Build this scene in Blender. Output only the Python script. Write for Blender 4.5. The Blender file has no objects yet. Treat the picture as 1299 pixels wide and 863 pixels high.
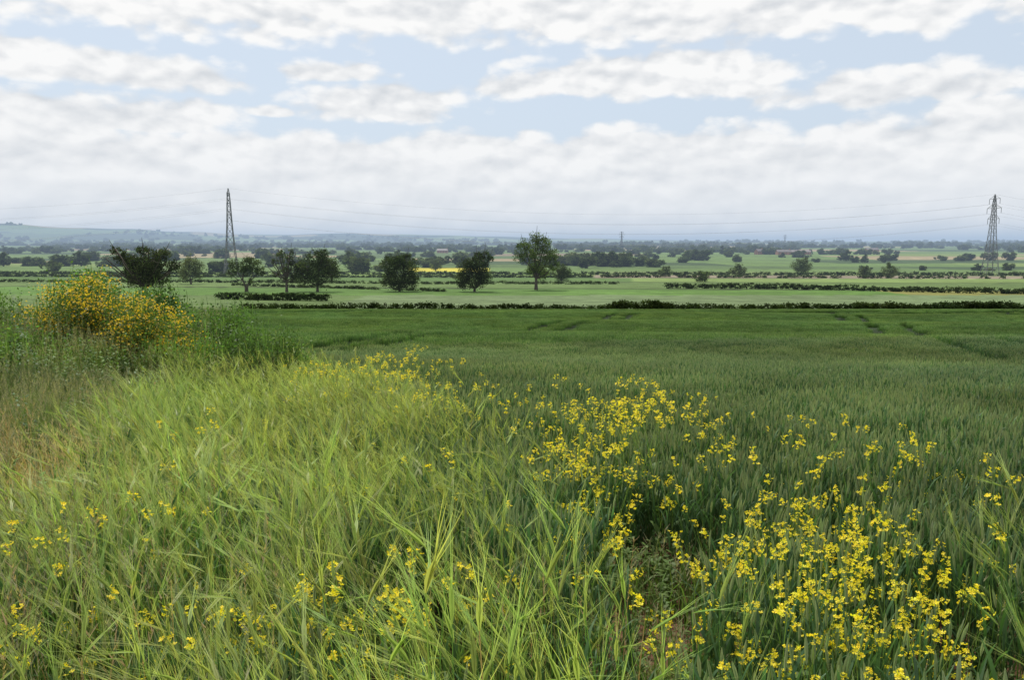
import bpy, math, random
import numpy as np
from mathutils import Vector, Matrix
R = np.random.default_rng(7)
random.seed(7)
scene = bpy.context.scene
scene.view_settings.view_transform = 'Standard'
scene.view_settings.look = 'None'
scene.view_settings.exposure = 0
PI = math.pi

# ------------------------------------------------------------------ terrain
TY = np.array([-14000,-200,-50,0,20,40,60,80,100,120,140,160,200,240,300,400,500,700,1000,1500,2200,3000,4500,14000],float)
TZ = np.array([4,4,3,0,-2.15,-4.1,-5.75,-7.2,-8.6,-9.8,-10.9,-11.8,-12.3,-12.5,-13.2,-15,-16.8,-17.5,-16.5,-14,-11,-6,-2,0],float)
_fy = np.arange(-300, 1500, 2.0)
_fz = np.interp(_fy, TY, TZ)
_k = np.hanning(13); _k /= _k.sum()
_fzs = np.convolve(np.pad(_fz, 6, mode='edge'), _k, mode='valid')
def sstep(a, b, x):
    t = np.clip((x-a)/(b-a), 0, 1); return t*t*(3-2*t)
def snoise(x, y, s=0):
    return (np.sin(x*1.0+y*0.7+s)+np.sin(-x*0.6+y*1.3+1.7*s+1)+np.sin(x*1.9-y*0.4+2.3*s+2)*.6+np.sin(x*.8+y*2.3+s*.7+4)*.5)/3.1
HA = np.radians([-180,-60,-33,-28,-19,-9,2,14,25,33,60,180])
HH = np.array([60,150,165,158,115,90,66,36,26,18,10,60],float)
def gz(x, y):
    x = np.asarray(x, float); y = np.asarray(y, float)
    z = np.where(y < 1400, np.interp(y, _fy, _fzs), np.interp(y, TY, TZ))
    z = z + 0.40*np.sin(x*.05+y*.15)*sstep(14, 40, y)*(1-sstep(140, 158, y))
    z = z + 0.03*snoise(x*1.3, y*1.3)*(np.abs(y) < 40)
    z = z + 1.25*np.exp(-((x+9.0)/3.4)**2-((y-17)/4.5)**2)
    r = np.hypot(x, y)
    z = z + sstep(400, 900, r)*1.2*snoise(x/140, y/190)
    az = np.arctan2(x, y)
    H = np.interp(az, HA, HH)
    z = z + sstep(4300, 8200, r)*H*(1+.22*snoise(az*14, r/1500)+.08*snoise(az*55, r/500, 3))
    z = z + sstep(3000, 5000, r)*8*snoise(az*20, r/900, 5)
    return z

# ------------------------------------------------------------------ mesh builder
class MB:
    def __init__(s): s.v=[]; s.f=[]; s.c=[]; s.m=[]; s.n=0
    def add(s, V, F, C, mat=0):
        V = np.asarray(V, float)
        if V.ndim == 2: V = V[None]
        N, k = V.shape[:2]
        C = np.broadcast_to(np.asarray(C, float), (N, k, 3)) if np.ndim(C) != 2 else np.broadcast_to(np.asarray(C)[:, None, :], (N, k, 3))
        F = np.asarray(F)
        FF = (F[None]+np.arange(N)[:, None, None]*k+s.n).reshape(-1, 4)
        s.v.append(V.reshape(-1, 3)); s.c.append(C.reshape(-1, 3)); s.f.append(FF)
        s.m.append(np.full(len(FF), mat)); s.n += N*k
    def build(s, name, mats, link=True, smooth=False):
        V = np.concatenate(s.v); F = np.concatenate(s.f); C = np.concatenate(s.c); M = np.concatenate(s.m)
        me = bpy.data.meshes.new(name)
        me.vertices.add(len(V)); me.vertices.foreach_set('co', V.ravel().astype(np.float32))
        me.loops.add(len(F)*4); me.loops.foreach_set('vertex_index', F.ravel().astype(np.int32))
        me.polygons.add(len(F)); me.polygons.foreach_set('loop_start', np.arange(0, len(F)*4, 4, dtype=np.int32))
        me.polygons.foreach_set('loop_total', np.full(len(F), 4, np.int32))
        me.polygons.foreach_set('material_index', M.astype(np.int32))
        if smooth: me.polygons.foreach_set('use_smooth', np.ones(len(F), bool))
        a = me.color_attributes.new('Col', 'FLOAT_COLOR', 'POINT')
        a.data.foreach_set('color', np.concatenate([np.clip(C, 0, 1), np.ones((len(C), 1))], 1).ravel().astype(np.float32))
        for m in mats: me.materials.append(m)
        me.update(calc_edges=True)
        ob = bpy.data.objects.new(name, me)
        if link: scene.collection.objects.link(ob)
        return ob

def ribF(seg):
    return np.array([[2*i, 2*i+1, 2*i+3, 2*i+2] for i in range(seg)])
def ribbon(mb, base, az, L, b0, b1, w, seg, c0, c1, prof='leaf', power=1.3, twist=None, mat=0):
    N = len(base); az = np.broadcast_to(az, (N,)); L = np.broadcast_to(L, (N,)); w = np.broadcast_to(w, (N,))
    b0 = np.broadcast_to(b0, (N,)); b1 = np.broadcast_to(b1, (N,))
    s = np.linspace(0, 1, seg+1)
    sm = (s[1:]+s[:-1])/2
    th = b0[:, None]+(b1-b0)[:, None]*sm[None]**power
    d = np.stack([np.sin(th)*np.sin(az)[:, None], np.sin(th)*np.cos(az)[:, None], np.cos(th)], -1)*(L/seg)[:, None, None]
    P = np.concatenate([np.zeros((N, 1, 3)), np.cumsum(d, 1)], 1)+base[:, None, :]
    tw = az+PI/2 if twist is None else twist
    S = np.stack([np.sin(tw), np.cos(tw), np.zeros(N)], -1)
    if prof == 'leaf': W = np.minimum(1, .55+s*1.5)*np.sqrt(np.clip(1-s**2.2, 0, 1))+.02
    elif prof == 'stem': W = 1-.5*s
    elif prof == 'spindle': W = np.sin(np.clip(s, .04, .97)*PI)**.7
    elif prof == 'hair': W = 1-.75*s
    off = S[:, None, :]*(w[:, None]*W[None]/2)[..., None]
    V = np.stack([P-off, P+off], 2).reshape(N, 2*(seg+1), 3)
    c0 = np.broadcast_to(c0, (N, 3)); c1 = np.broadcast_to(c1, (N, 3))
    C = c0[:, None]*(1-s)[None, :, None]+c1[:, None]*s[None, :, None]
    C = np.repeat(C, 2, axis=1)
    mb.add(V, ribF(seg), C, mat)
    return P
def jit(c, N, a=.2, h=.08):
    c = np.asarray(c, float)
    return c[None]*(1+R.uniform(-a, a, (N, 1)))*(1+R.uniform(-h, h, (N, 3)))
def quads(mb, cen, size, col, flat=0.0, mat=0, aspect=.6):
    N = len(cen)
    n = R.normal(size=(N, 3)); n[:, 2] += flat*np.abs(n[:, 2])
    n /= np.linalg.norm(n, axis=1)[:, None]
    t = np.cross(n, R.normal(size=(N, 3))); t /= np.linalg.norm(t, axis=1)[:, None]
    b = np.cross(n, t)
    sz = np.broadcast_to(size, (N,))[:, None]/2
    a = t*sz; bb = b*sz*aspect
    V = np.stack([cen-a, cen-bb*1.0+a*.1, cen+a, cen+bb], 1)
    mb.add(V, [[0, 1, 2, 3]], col, mat)
def tube(mb, pts, rad, sides, col, mat=0):
    pts = np.asarray(pts, float); k = len(pts)
    rad = np.broadcast_to(rad, (k,))
    V = []
    for i in range(k):
        d = pts[min(i+1, k-1)]-pts[max(i-1, 0)]; d /= np.linalg.norm(d)+1e-9
        a = np.cross(d, [0, 0, 1.0] if abs(d[2]) < .9 else [1.0, 0, 0]); a /= np.linalg.norm(a)
        b = np.cross(d, a)
        for j in range(sides):
            t = 2*PI*j/sides; V.append(pts[i]+rad[i]*(a*math.cos(t)+b*math.sin(t)))
    F = [[i*sides+j, i*sides+(j+1) % sides, (i+1)*sides+(j+1) % sides, (i+1)*sides+j] for i in range(k-1) for j in range(sides)]
    mb.add(np.array(V), F, col, mat)

# ------------------------------------------------------------------ materials
def newmat(name):
    m = bpy.data.materials.new(name); m.use_nodes = True
    nt = m.node_tree; nt.nodes.clear(); return m, nt, nt.nodes, nt.links
def noise_gain(nt, scale, lo, hi, detail=1):
    N, L = nt.nodes, nt.links
    g = N.new('ShaderNodeNewGeometry'); n = N.new('ShaderNodeTexNoise')
    n.inputs['Scale'].default_value = scale; n.inputs['Detail'].default_value = detail
    L.new(g.outputs['Position'], n.inputs['Vector'])
    mr = N.new('ShaderNodeMapRange'); mr.inputs[1].default_value = .3; mr.inputs[2].default_value = .7
    mr.inputs[3].default_value = lo; mr.inputs[4].default_value = hi
    L.new(n.outputs[0], mr.inputs[0]); return mr.outputs[0]
def leafmat(name, trans=.35, rough=.5, spec=.3, var=((.5, .75, 1.25),), tint=None, tcol=(1.3, 1.35, .62)):
    m, nt, N, L = newmat(name)
    at = N.new('ShaderNodeAttribute'); at.attribute_name = 'Col'
    cur = at.outputs['Color']
    for sc, lo, hi in var:
        g = noise_gain(nt, sc, lo, hi)
        v = N.new('ShaderNodeVectorMath'); v.operation = 'SCALE'
        L.new(cur, v.inputs[0]); L.new(g, v.inputs['Scale']); cur = v.outputs[0]
    if tint:
        g = noise_gain(nt, tint[0], 0, 1)
        mx = N.new('ShaderNodeMix'); mx.data_type = 'RGBA'; mx.blend_type = 'MULTIPLY'
        L.new(g, mx.inputs['Factor']); L.new(cur, mx.inputs[6]); mx.inputs[7].default_value = (*tint[1], 1)
        cur = mx.outputs[2]
    p = N.new('ShaderNodeBsdfPrincipled'); p.inputs['Roughness'].default_value = rough
    p.inputs['Specular IOR Level'].default_value = spec
    L.new(cur, p.inputs['Base Color'])
    t = N.new('ShaderNodeBsdfTranslucent')
    v = N.new('ShaderNodeVectorMath'); v.operation = 'MULTIPLY'; v.inputs[1].default_value = tcol
    L.new(cur, v.inputs[0]); L.new(v.outputs[0], t.inputs['Color'])
    mx = N.new('ShaderNodeMixShader'); mx.inputs[0].default_value = trans
    o = N.new('ShaderNodeOutputMaterial')
    L.new(p.outputs[0], mx.inputs[1]); L.new(t.outputs[0], mx.inputs[2]); L.new(mx.outputs[0], o.inputs[0])
    return m
M_wheat = leafmat('wheat_leaf', .35, .5, .22, ((.35, .8, 1.2), (.05, .80, 1.2)), (.09, (1.12, 1.0, .8)), (1.15, 1.3, .7))
M_barley = leafmat('barley_leaf', .45, .5, .2, ((.7, .72, 1.22),), (.35, (.70, .88, .92)), (1.3, 1.3, .62))
M_weed = leafmat('verge_leaf', .4, .55, .2, ((.5, .7, 1.3),), (.25, (1.05, 1.0, .8)), (1.2, 1.3, .65))
M_flower = leafmat('yellow_petal', .4, .5, .2, ((3, .9, 1.1),))
M_tree = leafmat('tree_leaf', .3, .8, .04, ((.25, .65, 1.35),), (.1, (1.2, 1.05, .8)))
def plainmat(name, col, rough=.8, sc=3, bump=0):
    m, nt, N, L = newmat(name)
    g = noise_gain(nt, sc, .7, 1.25)
    v = N.new('ShaderNodeVectorMath'); v.operation = 'SCALE'; v.inputs[0].default_value = col
    L.new(g, v.inputs['Scale'])
    p = N.new('ShaderNodeBsdfPrincipled'); p.inputs['Roughness'].default_value = rough
    L.new(v.outputs[0], p.inputs['Base Color'])
    o = N.new('ShaderNodeOutputMaterial'); L.new(p.outputs[0], o.inputs[0]); return m
M_bark = plainmat('bark', (.07, .058, .045), .9, 2)
M_steel = plainmat('galvanised_steel', (.14, .145, .15), .6, .5)
M_wire = plainmat('aluminium_cable', (.25, .25, .26), .5, .5)
M_brick = plainmat('brick', (.3, .15, .1), .9, .8)
M_roof = plainmat('roof_slate', (.16, .14, .14), .7, .8)
M_glass = plainmat('dark_window', (.03, .035, .04), .2, 1)

def ground_mat():
    m, nt, N, L = newmat('field_ground')
    at = N.new('ShaderNodeAttribute'); at.attribute_name = 'Col'
    cur = at.outputs['Color']
    for sc, lo, hi, d in ((6, .75, 1.25, 5), (.15, .8, 1.2, 4), (.012, .82, 1.18, 4)):
        g = noise_gain(nt, sc, lo, hi, d)
        v = N.new('ShaderNodeVectorMath'); v.operation = 'SCALE'
        L.new(cur, v.inputs[0]); L.new(g, v.inputs['Scale']); cur = v.outputs[0]
    g = N.new('ShaderNodeNewGeometry'); mp = N.new('ShaderNodeMapping')
    mp.inputs['Scale'].default_value = (.012, .25, 0); mp.inputs['Rotation'].default_value = (0, 0, .12)
    L.new(g.outputs['Position'], mp.inputs['Vector'])
    n = N.new('ShaderNodeTexNoise'); n.inputs['Scale'].default_value = 1; n.inputs['Detail'].default_value = 4
    L.new(mp.outputs[0], n.inputs['Vector'])
    mr = N.new('ShaderNodeMapRange'); mr.inputs[1].default_value = .3; mr.inputs[2].default_value = .7
    mr.inputs[3].default_value = .80; mr.inputs[4].default_value = 1.2; L.new(n.outputs[0], mr.inputs[0])
    v = N.new('ShaderNodeVectorMath'); v.operation = 'SCALE'
    L.new(cur, v.inputs[0]); L.new(mr.outputs[0], v.inputs['Scale']); cur = v.outputs[0]
    p = N.new('ShaderNodeBsdfPrincipled'); p.inputs['Roughness'].default_value = .95; p.inputs['Specular IOR Level'].default_value = .1
    L.new(cur, p.inputs['Base Color'])
    nb = N.new('ShaderNodeTexNoise'); nb.inputs['Scale'].default_value = 14; nb.inputs['Detail'].default_value = 6
    L.new(g.outputs['Position'], nb.inputs['Vector'])
    b = N.new('ShaderNodeBump'); b.inputs['Strength'].default_value = 1.0; b.inputs['Distance'].default_value = .06
    L.new(nb.outputs[0], b.inputs['Height']); L.new(b.outputs[0], p.inputs['Normal'])
    o = N.new('ShaderNodeOutputMaterial'); L.new(p.outputs[0], o.inputs[0]); return m
M_ground = ground_mat()

def verge_x(y):
    return np.interp(y, [-5, 0, 3, 6, 10, 13.5, 14.5, 20, 30, 60, 160, 200], [-.6, -1.0, -2.0, -3.2, -4.7, -5.9, -4.7, -6.4, -10.0, -21, -54, -70])
def barley_r(y):
    return np.interp(y, [0, 2, 4.3, 7, 12, 16, 20, 23], [.6, .4, .1, -.4, -1.9, -3.4, -6, -8])

def ground():
    rr = [0.0, .3]
    while rr[-1] < 14000: rr.append(rr[-1]*1.018+.01)
    rr = np.array(rr)
    an = np.radians(np.concatenate([np.arange(-48, 48.01, .3), np.arange(54, 311, 8)]))
    A, Rr = np.meshgrid(an, rr)
    X = Rr*np.sin(A); Y = Rr*np.cos(A); Z = gz(X, Y)
    nr, na = X.shape
    u = X/np.maximum(Y, 1)
    C = np.zeros((nr, na, 3)); C[:] = (.045, .06, .025)
    near = Y < 160
    soil = near & (Rr < 12); C[soil] = (.16, .085, .052)
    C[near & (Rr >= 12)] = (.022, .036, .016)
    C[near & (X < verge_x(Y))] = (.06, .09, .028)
    yr = Y+.10*X
    rng = np.random.default_rng(11)
    G1=(.080,.125,.038); G2=(.095,.15,.042); G3=(.13,.18,.052); T1=(.23,.19,.11); T2=(.17,.14,.09); YL=(.38,.34,.04); D1=(.045,.075,.026); G4=(.07,.11,.036)
    pal = [G1, G2, G3, D1, T1, G4, T2, G2, G3, T1, D1, G3]
    row = np.searchsorted(np.array([560,640,740,860,1000,1200,1450,1750,2150,2700,3300,4000,5000,6200,7500,9000]), yr)
    offs = rng.uniform(0, 400, 20); wid = rng.uniform(.18, .4, 20)
    col = np.floor((X/np.maximum(np.interp(row, np.arange(17), [520,600,700,800,930,1100,1300,1600,1950,2400,3000,3600,4500,5600,6800,8200,10000]), 1))/wid[row]+offs[row]*.01).astype(int)
    h = (row*73+col*151+(row*col)*17) % len(pal)
    far = Y > 160
    C[far] = np.array(pal)[h[far]]
    def setc(mask, col): C[mask] = col
    setc(far & (yr < 560), G2)
    setc(far & (Y < 222), (.112, .155, .072))
    setc(far & (Y < 222) & (X < -40), (.09, .135, .046))
    setc(far & (Y >= 222) & (yr < 262), (.08, .15, .033))
    setc(far & (Y >= 222) & (Y < 250) & (X > 112), (.17, .17, .05))
    setc(far & (yr >= 262) & (yr < 330), (.095, .145, .045))
    setc(far & (yr >= 330) & (yr < 400), (.078, .135, .036))
    setc(far & (yr >= 330) & (yr < 400) & (u > .15), (.14, .20, .058))
    setc(far & (yr >= 400) & (yr < 440), (.055, .09, .03))
    setc(far & (yr >= 400) & (yr < 470) & (u > .1), (.19, .16, .115))
    setc(far & (yr >= 440) & (yr < 520) & (u < .1), (.13, .195, .05))
    setc(far & (yr >= 470) & (yr < 560) & (u > .1), (.13, .175, .06))
    setc(far & (yr > 540) & (yr < 640) & (u > -.13) & (u < -.03), YL)
    for e in (262, 330, 400, 470): C[far & (np.abs(yr-e) < 3)] = (.035, .05, .02)
    wood = (Rr > 4800) & (snoise(X/260, Y/420, 2) > .05)
    C[wood] = (.025, .045, .02)
    C = C*(1+rng.uniform(-.06, .06, (nr, na, 1)))
    V = np.stack([X, Y, Z], -1).reshape(-1, 3)
    i, j = np.meshgrid(np.arange(nr-1), np.arange(na), indexing='ij')
    j2 = (j+1) % na
    F = np.stack([i*na+j, i*na+j2, (i+1)*na+j2, (i+1)*na+j], -1).reshape(-1, 4)[:, ::-1]
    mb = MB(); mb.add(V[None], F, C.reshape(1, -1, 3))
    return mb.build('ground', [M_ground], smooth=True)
ground()

# ------------------------------------------------------------------ instancing helper
def instancer(name, pts, rz, scale, srcs, idx=None, tilt=.0):
    n = len(pts)
    if n == 0: return
    pts = np.asarray(pts, float)
    me = bpy.data.meshes.new(name); me.vertices.add(n); me.vertices.foreach_set('co', pts.ravel().astype(np.float32))
    rot = np.stack([R.normal(0, tilt+1e-6, n), R.normal(0, tilt+1e-6, n), np.broadcast_to(rz, (n,))], -1)
    a = me.attributes.new('rot', 'FLOAT_VECTOR', 'POINT'); a.data.foreach_set('vector', rot.ravel().astype(np.float32))
    sc = np.asarray(scale, float)
    if sc.ndim < 2: sc = np.repeat(np.broadcast_to(sc, (n,))[:, None], 3, 1)
    a = me.attributes.new('scl', 'FLOAT_VECTOR', 'POINT'); a.data.foreach_set('vector', sc.ravel().astype(np.float32))
    if idx is None: idx = R.integers(0, len(srcs), n)
    a = me.attributes.new('idx', 'INT', 'POINT'); a.data.foreach_set('value', np.asarray(idx, np.int32))
    ob = bpy.data.objects.new(name, me); scene.collection.objects.link(ob)
    col = bpy.data.collections.new(name+'_parts')
    for s in srcs: col.objects.link(s)
    g = bpy.data.node_groups.new(name+'_scatter', 'GeometryNodeTree')
    g.interface.new_socket('Geometry', in_out='INPUT', socket_type='NodeSocketGeometry')
    g.interface.new_socket('Geometry', in_out='OUTPUT', socket_type='NodeSocketGeometry')
    N, L = g.nodes, g.links
    gi = N.new('NodeGroupInput'); go = N.new('NodeGroupOutput')
    ip = N.new('GeometryNodeInstanceOnPoints'); ci = N.new('GeometryNodeCollectionInfo')
    ci.inputs['Collection'].default_value = col
    ci.inputs['Separate Children'].default_value = True; ci.inputs['Reset Children'].default_value = True
    L.new(gi.outputs[0], ip.inputs['Points']); L.new(ci.outputs[0], ip.inputs['Instance'])
    ip.inputs['Pick Instance'].default_value = True
    def na(nm, t):
        k = N.new('GeometryNodeInputNamedAttribute'); k.data_type = t; k.inputs['Name'].default_value = nm
        return [o for o in k.outputs if o.enabled and o.name == 'Attribute'][0]
    L.new(na('idx', 'INT'), ip.inputs['Instance Index'])
    er = N.new('FunctionNodeEulerToRotation'); L.new(na('rot', 'FLOAT_VECTOR'), er.inputs[0]); L.new(er.outputs[0], ip.inputs['Rotation'])
    L.new(na('scl', 'FLOAT_VECTOR'), ip.inputs['Scale'])
    L.new(ip.outputs[0], go.inputs[0])
    md = ob.modifiers.new('scatter', 'NODES'); md.node_group = g
    return ob
def onground(x, y, dz=0.0):
    return np.stack([x, y, gz(x, y)+dz], -1)

# ------------------------------------------------------------------ plant tiles
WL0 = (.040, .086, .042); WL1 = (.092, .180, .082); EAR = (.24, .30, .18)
def wheat_tile(i, size, n, seg=4, wid=.013, ear=.7, hgt=.66):
    mb = MB()
    b = np.zeros((n, 3)); b[:, :2] = R.uniform(-size/2, size/2, (n, 2))
    h = R.normal(hgt, .05, n)
    az = R.uniform(0, 2*PI, n)
    P = ribbon(mb, b, az, h, R.uniform(0, .08, n), R.uniform(.03, .2, n), .0045, 3, jit((.06, .11, .04), n), jit((.10, .18, .07), n), 'stem')
    for k, f in enumerate((.3, .55, .8)):
        base = P[:, 0]*(1-f)+P[:, -1]*f
        la = R.uniform(0, 2*PI, n)
        L = R.uniform(.14, .26, n)
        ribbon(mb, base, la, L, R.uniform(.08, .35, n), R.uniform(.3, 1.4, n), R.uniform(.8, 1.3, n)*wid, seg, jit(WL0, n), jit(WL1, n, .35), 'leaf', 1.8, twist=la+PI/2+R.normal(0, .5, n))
    sel = R.random(n) < ear; tip = P[sel, -1]; m = sel.sum()
    if m:
        for t in (0, PI/2):
            ribbon(mb, tip, az[sel], R.uniform(.07, .1, m), .1, .25, .013, 3, jit(EAR, m, .15), jit(EAR, m, .15), 'spindle', twist=az[sel]+t)
    return mb.build('wheat_tuft_%d' % i, [M_wheat], link=False)
def wheat_far(i, size, n):
    mb = MB(); b = np.zeros((n, 3)); b[:, :2] = R.uniform(-size/2, size/2, (n, 2)); b[:, 2] = .25
    az = R.uniform(0, 2*PI, n)
    ribbon(mb, b, az, R.normal(.44, .04, n), R.uniform(0, .3, n), R.uniform(.1, .9, n), .042, 2, jit((.042, .088, .032), n), jit((.10, .188, .060), n, .2), 'leaf')
    m = n//3; b = b[:m].copy(); b[:, 2] = .58
    ribbon(mb, b, az[:m], .12, .05, .3, .02, 2, jit((.17,.25,.11), m), jit((.17,.25,.11), m), 'spindle')
    return mb.build('wheat_far_tuft_%d' % i, [M_wheat], link=False)
BH = (.43, .47, .15); BS = (.15, .235, .055)
def barley_tile(i, size, n, awns=9, aw=.0017, leafy=2, wseg=2, lean=.12, brown=.0):
    mb = MB(); b = np.zeros((n, 3)); b[:, :2] = R.uniform(-size/2, size/2, (n, 2))
    az = -PI/2+R.normal(0, 1.0, n)
    h = R.normal(.75, .12, n)
    sc = jit(BS, n); br = R.random(n) < brown; sc[br] = jit((.26, .19, .10), br.sum())
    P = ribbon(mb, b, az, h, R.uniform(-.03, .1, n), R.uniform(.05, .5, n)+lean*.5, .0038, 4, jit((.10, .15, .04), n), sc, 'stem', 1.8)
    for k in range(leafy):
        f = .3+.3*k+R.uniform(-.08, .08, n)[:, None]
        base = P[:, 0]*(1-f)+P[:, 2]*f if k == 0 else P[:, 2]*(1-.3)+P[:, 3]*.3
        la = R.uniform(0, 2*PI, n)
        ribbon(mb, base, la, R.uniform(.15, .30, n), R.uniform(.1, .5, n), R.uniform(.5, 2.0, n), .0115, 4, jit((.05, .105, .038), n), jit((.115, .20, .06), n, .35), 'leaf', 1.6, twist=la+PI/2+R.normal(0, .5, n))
    tip = P[:, -1]; nod = R.uniform(.15, 1.2, n)
    hc = jit(BH, n, .15)
    for t in (0, PI/2):
        Q = ribbon(mb, tip, az, .085, nod, nod+.25, .012, 3, hc*.75, hc*.85, 'spindle', twist=az+t)
    k = awns
    f = np.tile(np.linspace(.05, 1, k), n)[:, None]
    i0 = np.repeat(np.arange(n), k)
    base = Q[i0, 0]*(1-f)+Q[i0, -1]*f
    aa = az[i0]+R.normal(0, .13, n*k)/np.maximum(.35, nod[i0])*.7
    bb = nod[i0]+R.normal(.05, .09, n*k)
    ribbon(mb, base, aa, R.uniform(.10, .17, n*k), bb, bb+R.uniform(.05, .3, n*k), aw, wseg, hc[i0], hc[i0]*1.25, 'hair', twist=R.uniform(0, 2*PI, n*k))
    return mb.build('barley_tuft_%d' % i, [M_barley], link=False)
def grass_tile(i, size, n, hgt, c0, c1, seed=(.30, .30, .19), wid=.007, lean=.5, heads=.4):
    mb = MB(); b = np.zeros((n, 3)); b[:, :2] = R.normal(0, size/3, (n, 2))
    az = R.uniform(0, 2*PI, n); h = hgt*R.uniform(.45, 1.1, n)
    ribbon(mb, b, az, h, R.uniform(0, .25, n), R.uniform(.2, 1.3, n)*lean*2, wid*R.uniform(.7, 1.4, n), 4, jit(c0, n), jit(c1, n, .3), 'leaf', 1.8, twist=az+PI/2+R.normal(0, .6, n))
    m = int(n*heads)
    if m:
        P = ribbon(mb, b[:m]*.8, az[:m], hgt*R.uniform(.9, 1.25, m), 0, R.uniform(.1, .5, m), .003, 4, jit(c0, m), jit(seed, m)*.8, 'stem')
        q = 12; i0 = np.repeat(np.arange(m), q); f = R.random(m*q)[:, None]
        base = P[i0, -2]*(1-f)+P[i0, -1]*f
        ribbon(mb, base, R.uniform(0, 2*PI, m*q), R.uniform(.01, .04, m*q), .4, 1.2, .004, 1, jit(seed, m*q), jit(seed, m*q), 'hair')
    return mb.build('grass_tuft_%d' % i, [M_weed], link=False)
def weed_plant(i, hgt, n=6, col=(.06, .11, .03), leaf=.07, wide=.45):
    mb = MB()
    b = np.zeros((n, 3)); b[:, :2] = R.normal(0, .1, (n, 2)); az = R.uniform(0, 2*PI, n)
    P = ribbon(mb, b, az, hgt*R.uniform(.7, 1.1, n), .02, .3, .007, 5, jit((.08, .12, .04), n), jit((.10, .17, .05), n), 'stem')
    q = 26; i0 = np.repeat(np.arange(n), q); f = R.uniform(.1, 1, n*q); k = np.minimum((f*5).astype(int), 4); ff = (f*5-k)[:, None]
    base = P[i0, k]*(1-ff)+P[i0, k+1]*ff
    la = R.uniform(0, 2*PI, n*q)
    ribbon(mb, base, la, leaf*R.uniform(.7, 1.6, n*q)*(1.3-.6*f), R.uniform(.5, 1.2, n*q), R.uniform(1.2, 2.2, n*q), leaf*wide, 3, jit(col, n*q, .3), jit(np.array(col)*1.3, n*q, .3), 'leaf')
    return mb.build('weed_%d' % i, [M_weed], link=False)
def petals(mb, cen, r, col, mat):
    N = len(cen); n = R.normal(size=(N, 3)); n[:, 2] = np.abs(n[:, 2])+.5; n /= np.linalg.norm(n, axis=1)[:, None]
    t = np.cross(n, R.normal(size=(N, 3))); t /= np.linalg.norm(t, axis=1)[:, None]; b = np.cross(n, t)
    r = np.broadcast_to(r, (N,))[:, None]
    for k in range(4):
        a = k*PI/2; d = t*math.cos(a)+b*math.sin(a); e = np.cross(n, d)
        V = np.stack([cen, cen+(d*.75-e*.45)*r+n*r*.2, cen+d*r+n*r*.3, cen+(d*.75+e*.45)*r+n*r*.2], 1)
        mb.add(V, [[0, 1, 2, 3]], col, mat)
YEL = (.85, .72, .04)
def mustard(i, hgt):
    mb = MB(); nb = R.integers(3, 7)
    main = ribbon(mb, np.zeros((1, 3)), R.uniform(0, 6, 1), hgt*.6, .02, .2, .007, 4, (.09, .15, .05), (.11, .19, .055), 'stem')
    f = R.uniform(.4, 1, nb)[:, None]; base = main[0, 1]*(1-f)+main[0, -1]*f
    az = R.uniform(0, 2*PI, nb)
    P = ribbon(mb, base, az, (hgt-base[:, 2])*R.uniform(.6, 1.15, nb), R.uniform(.2, .7, nb), R.uniform(0, .25, nb), .004, 4, jit((.10, .17, .05), nb), jit((.15, .22, .06), nb), 'stem')
    q = 10; i0 = np.repeat(np.arange(nb), q); f = R.random(nb*q)
    top = P[i0, -1].copy(); top[:, :2] += R.normal(0, .012, (nb*q, 2)); top[:, 2] -= f*.05
    petals(mb, top, R.uniform(.0065, .011, nb*q), jit(YEL, nb*q, .12), 1)
    q = 8; i0 = np.repeat(np.arange(nb), q); f = R.random(nb*q)[:, None]
    bb = P[i0, -2]*(1-f)+P[i0, -1]*f
    ribbon(mb, bb, R.uniform(0, 2*PI, nb*q), .03, .5, .9, .002, 1, jit((.12, .18, .05), nb*q), jit((.14, .2, .06), nb*q), 'hair')
    n = 7; f = R.uniform(.1, .9, n)[:, None]; base = main[0, 0]*(1-f)+main[0, -1]*f
    ribbon(mb, base, R.uniform(0, 2*PI, n), R.uniform(.08, .16, n), R.uniform(.5, 1, n), R.uniform(1.3, 2, n), .035, 4, jit((.07, .13, .04), n), jit((.10, .17, .05), n), 'leaf')
    return mb.build('mustard_plant_%d' % i, [M_weed, M_flower], link=False)

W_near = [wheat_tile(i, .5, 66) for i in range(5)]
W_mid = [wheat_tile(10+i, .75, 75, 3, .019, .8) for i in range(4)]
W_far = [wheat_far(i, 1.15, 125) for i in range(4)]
B_near = [barley_tile(i, .5, 44, brown=.10*(i % 2)) for i in range(6)]
B_mid = [barley_tile(10+i, .7, 52, 6, .003, 1, 2) for i in range(3)]
G_green = [grass_tile(i, .6, 85, .75, (.06, .105, .035), (.13, .215, .06)) for i in range(3)]
G_pale = [grass_tile(10+i, .6, 80, .85, (.08, .12, .05), (.16, .22, .11), (.26, .27, .19)) for i in range(3)]
G_straw = [grass_tile(20+i, .5, 80, .6, (.32, .22, .11), (.52, .40, .21), (.45, .37, .22), lean=.9) for i in range(2)]
G_low = [grass_tile(30+i, .4, 55, .28, (.07, .12, .035), (.14, .23, .06), heads=.15, lean=.8) for i in range(2)]
G_dry = [grass_tile(40+i, .5, 10, .8, (.26, .16, .09), (.38, .27, .15), (.36, .27, .16), wid=.005, lean=.3, heads=.8) for i in range(2)]
WD = [weed_plant(i, .9+.2*i, 6, ((.08, .15, .042), (.11, .19, .05), (.06, .12, .04))[i]) for i in range(3)]
WD_low = [weed_plant(10+i, .25, 5, (.10, .16, .05), .04) for i in range(2)]
MU = [mustard(i, .62+.07*i) for i in range(7)]

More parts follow.
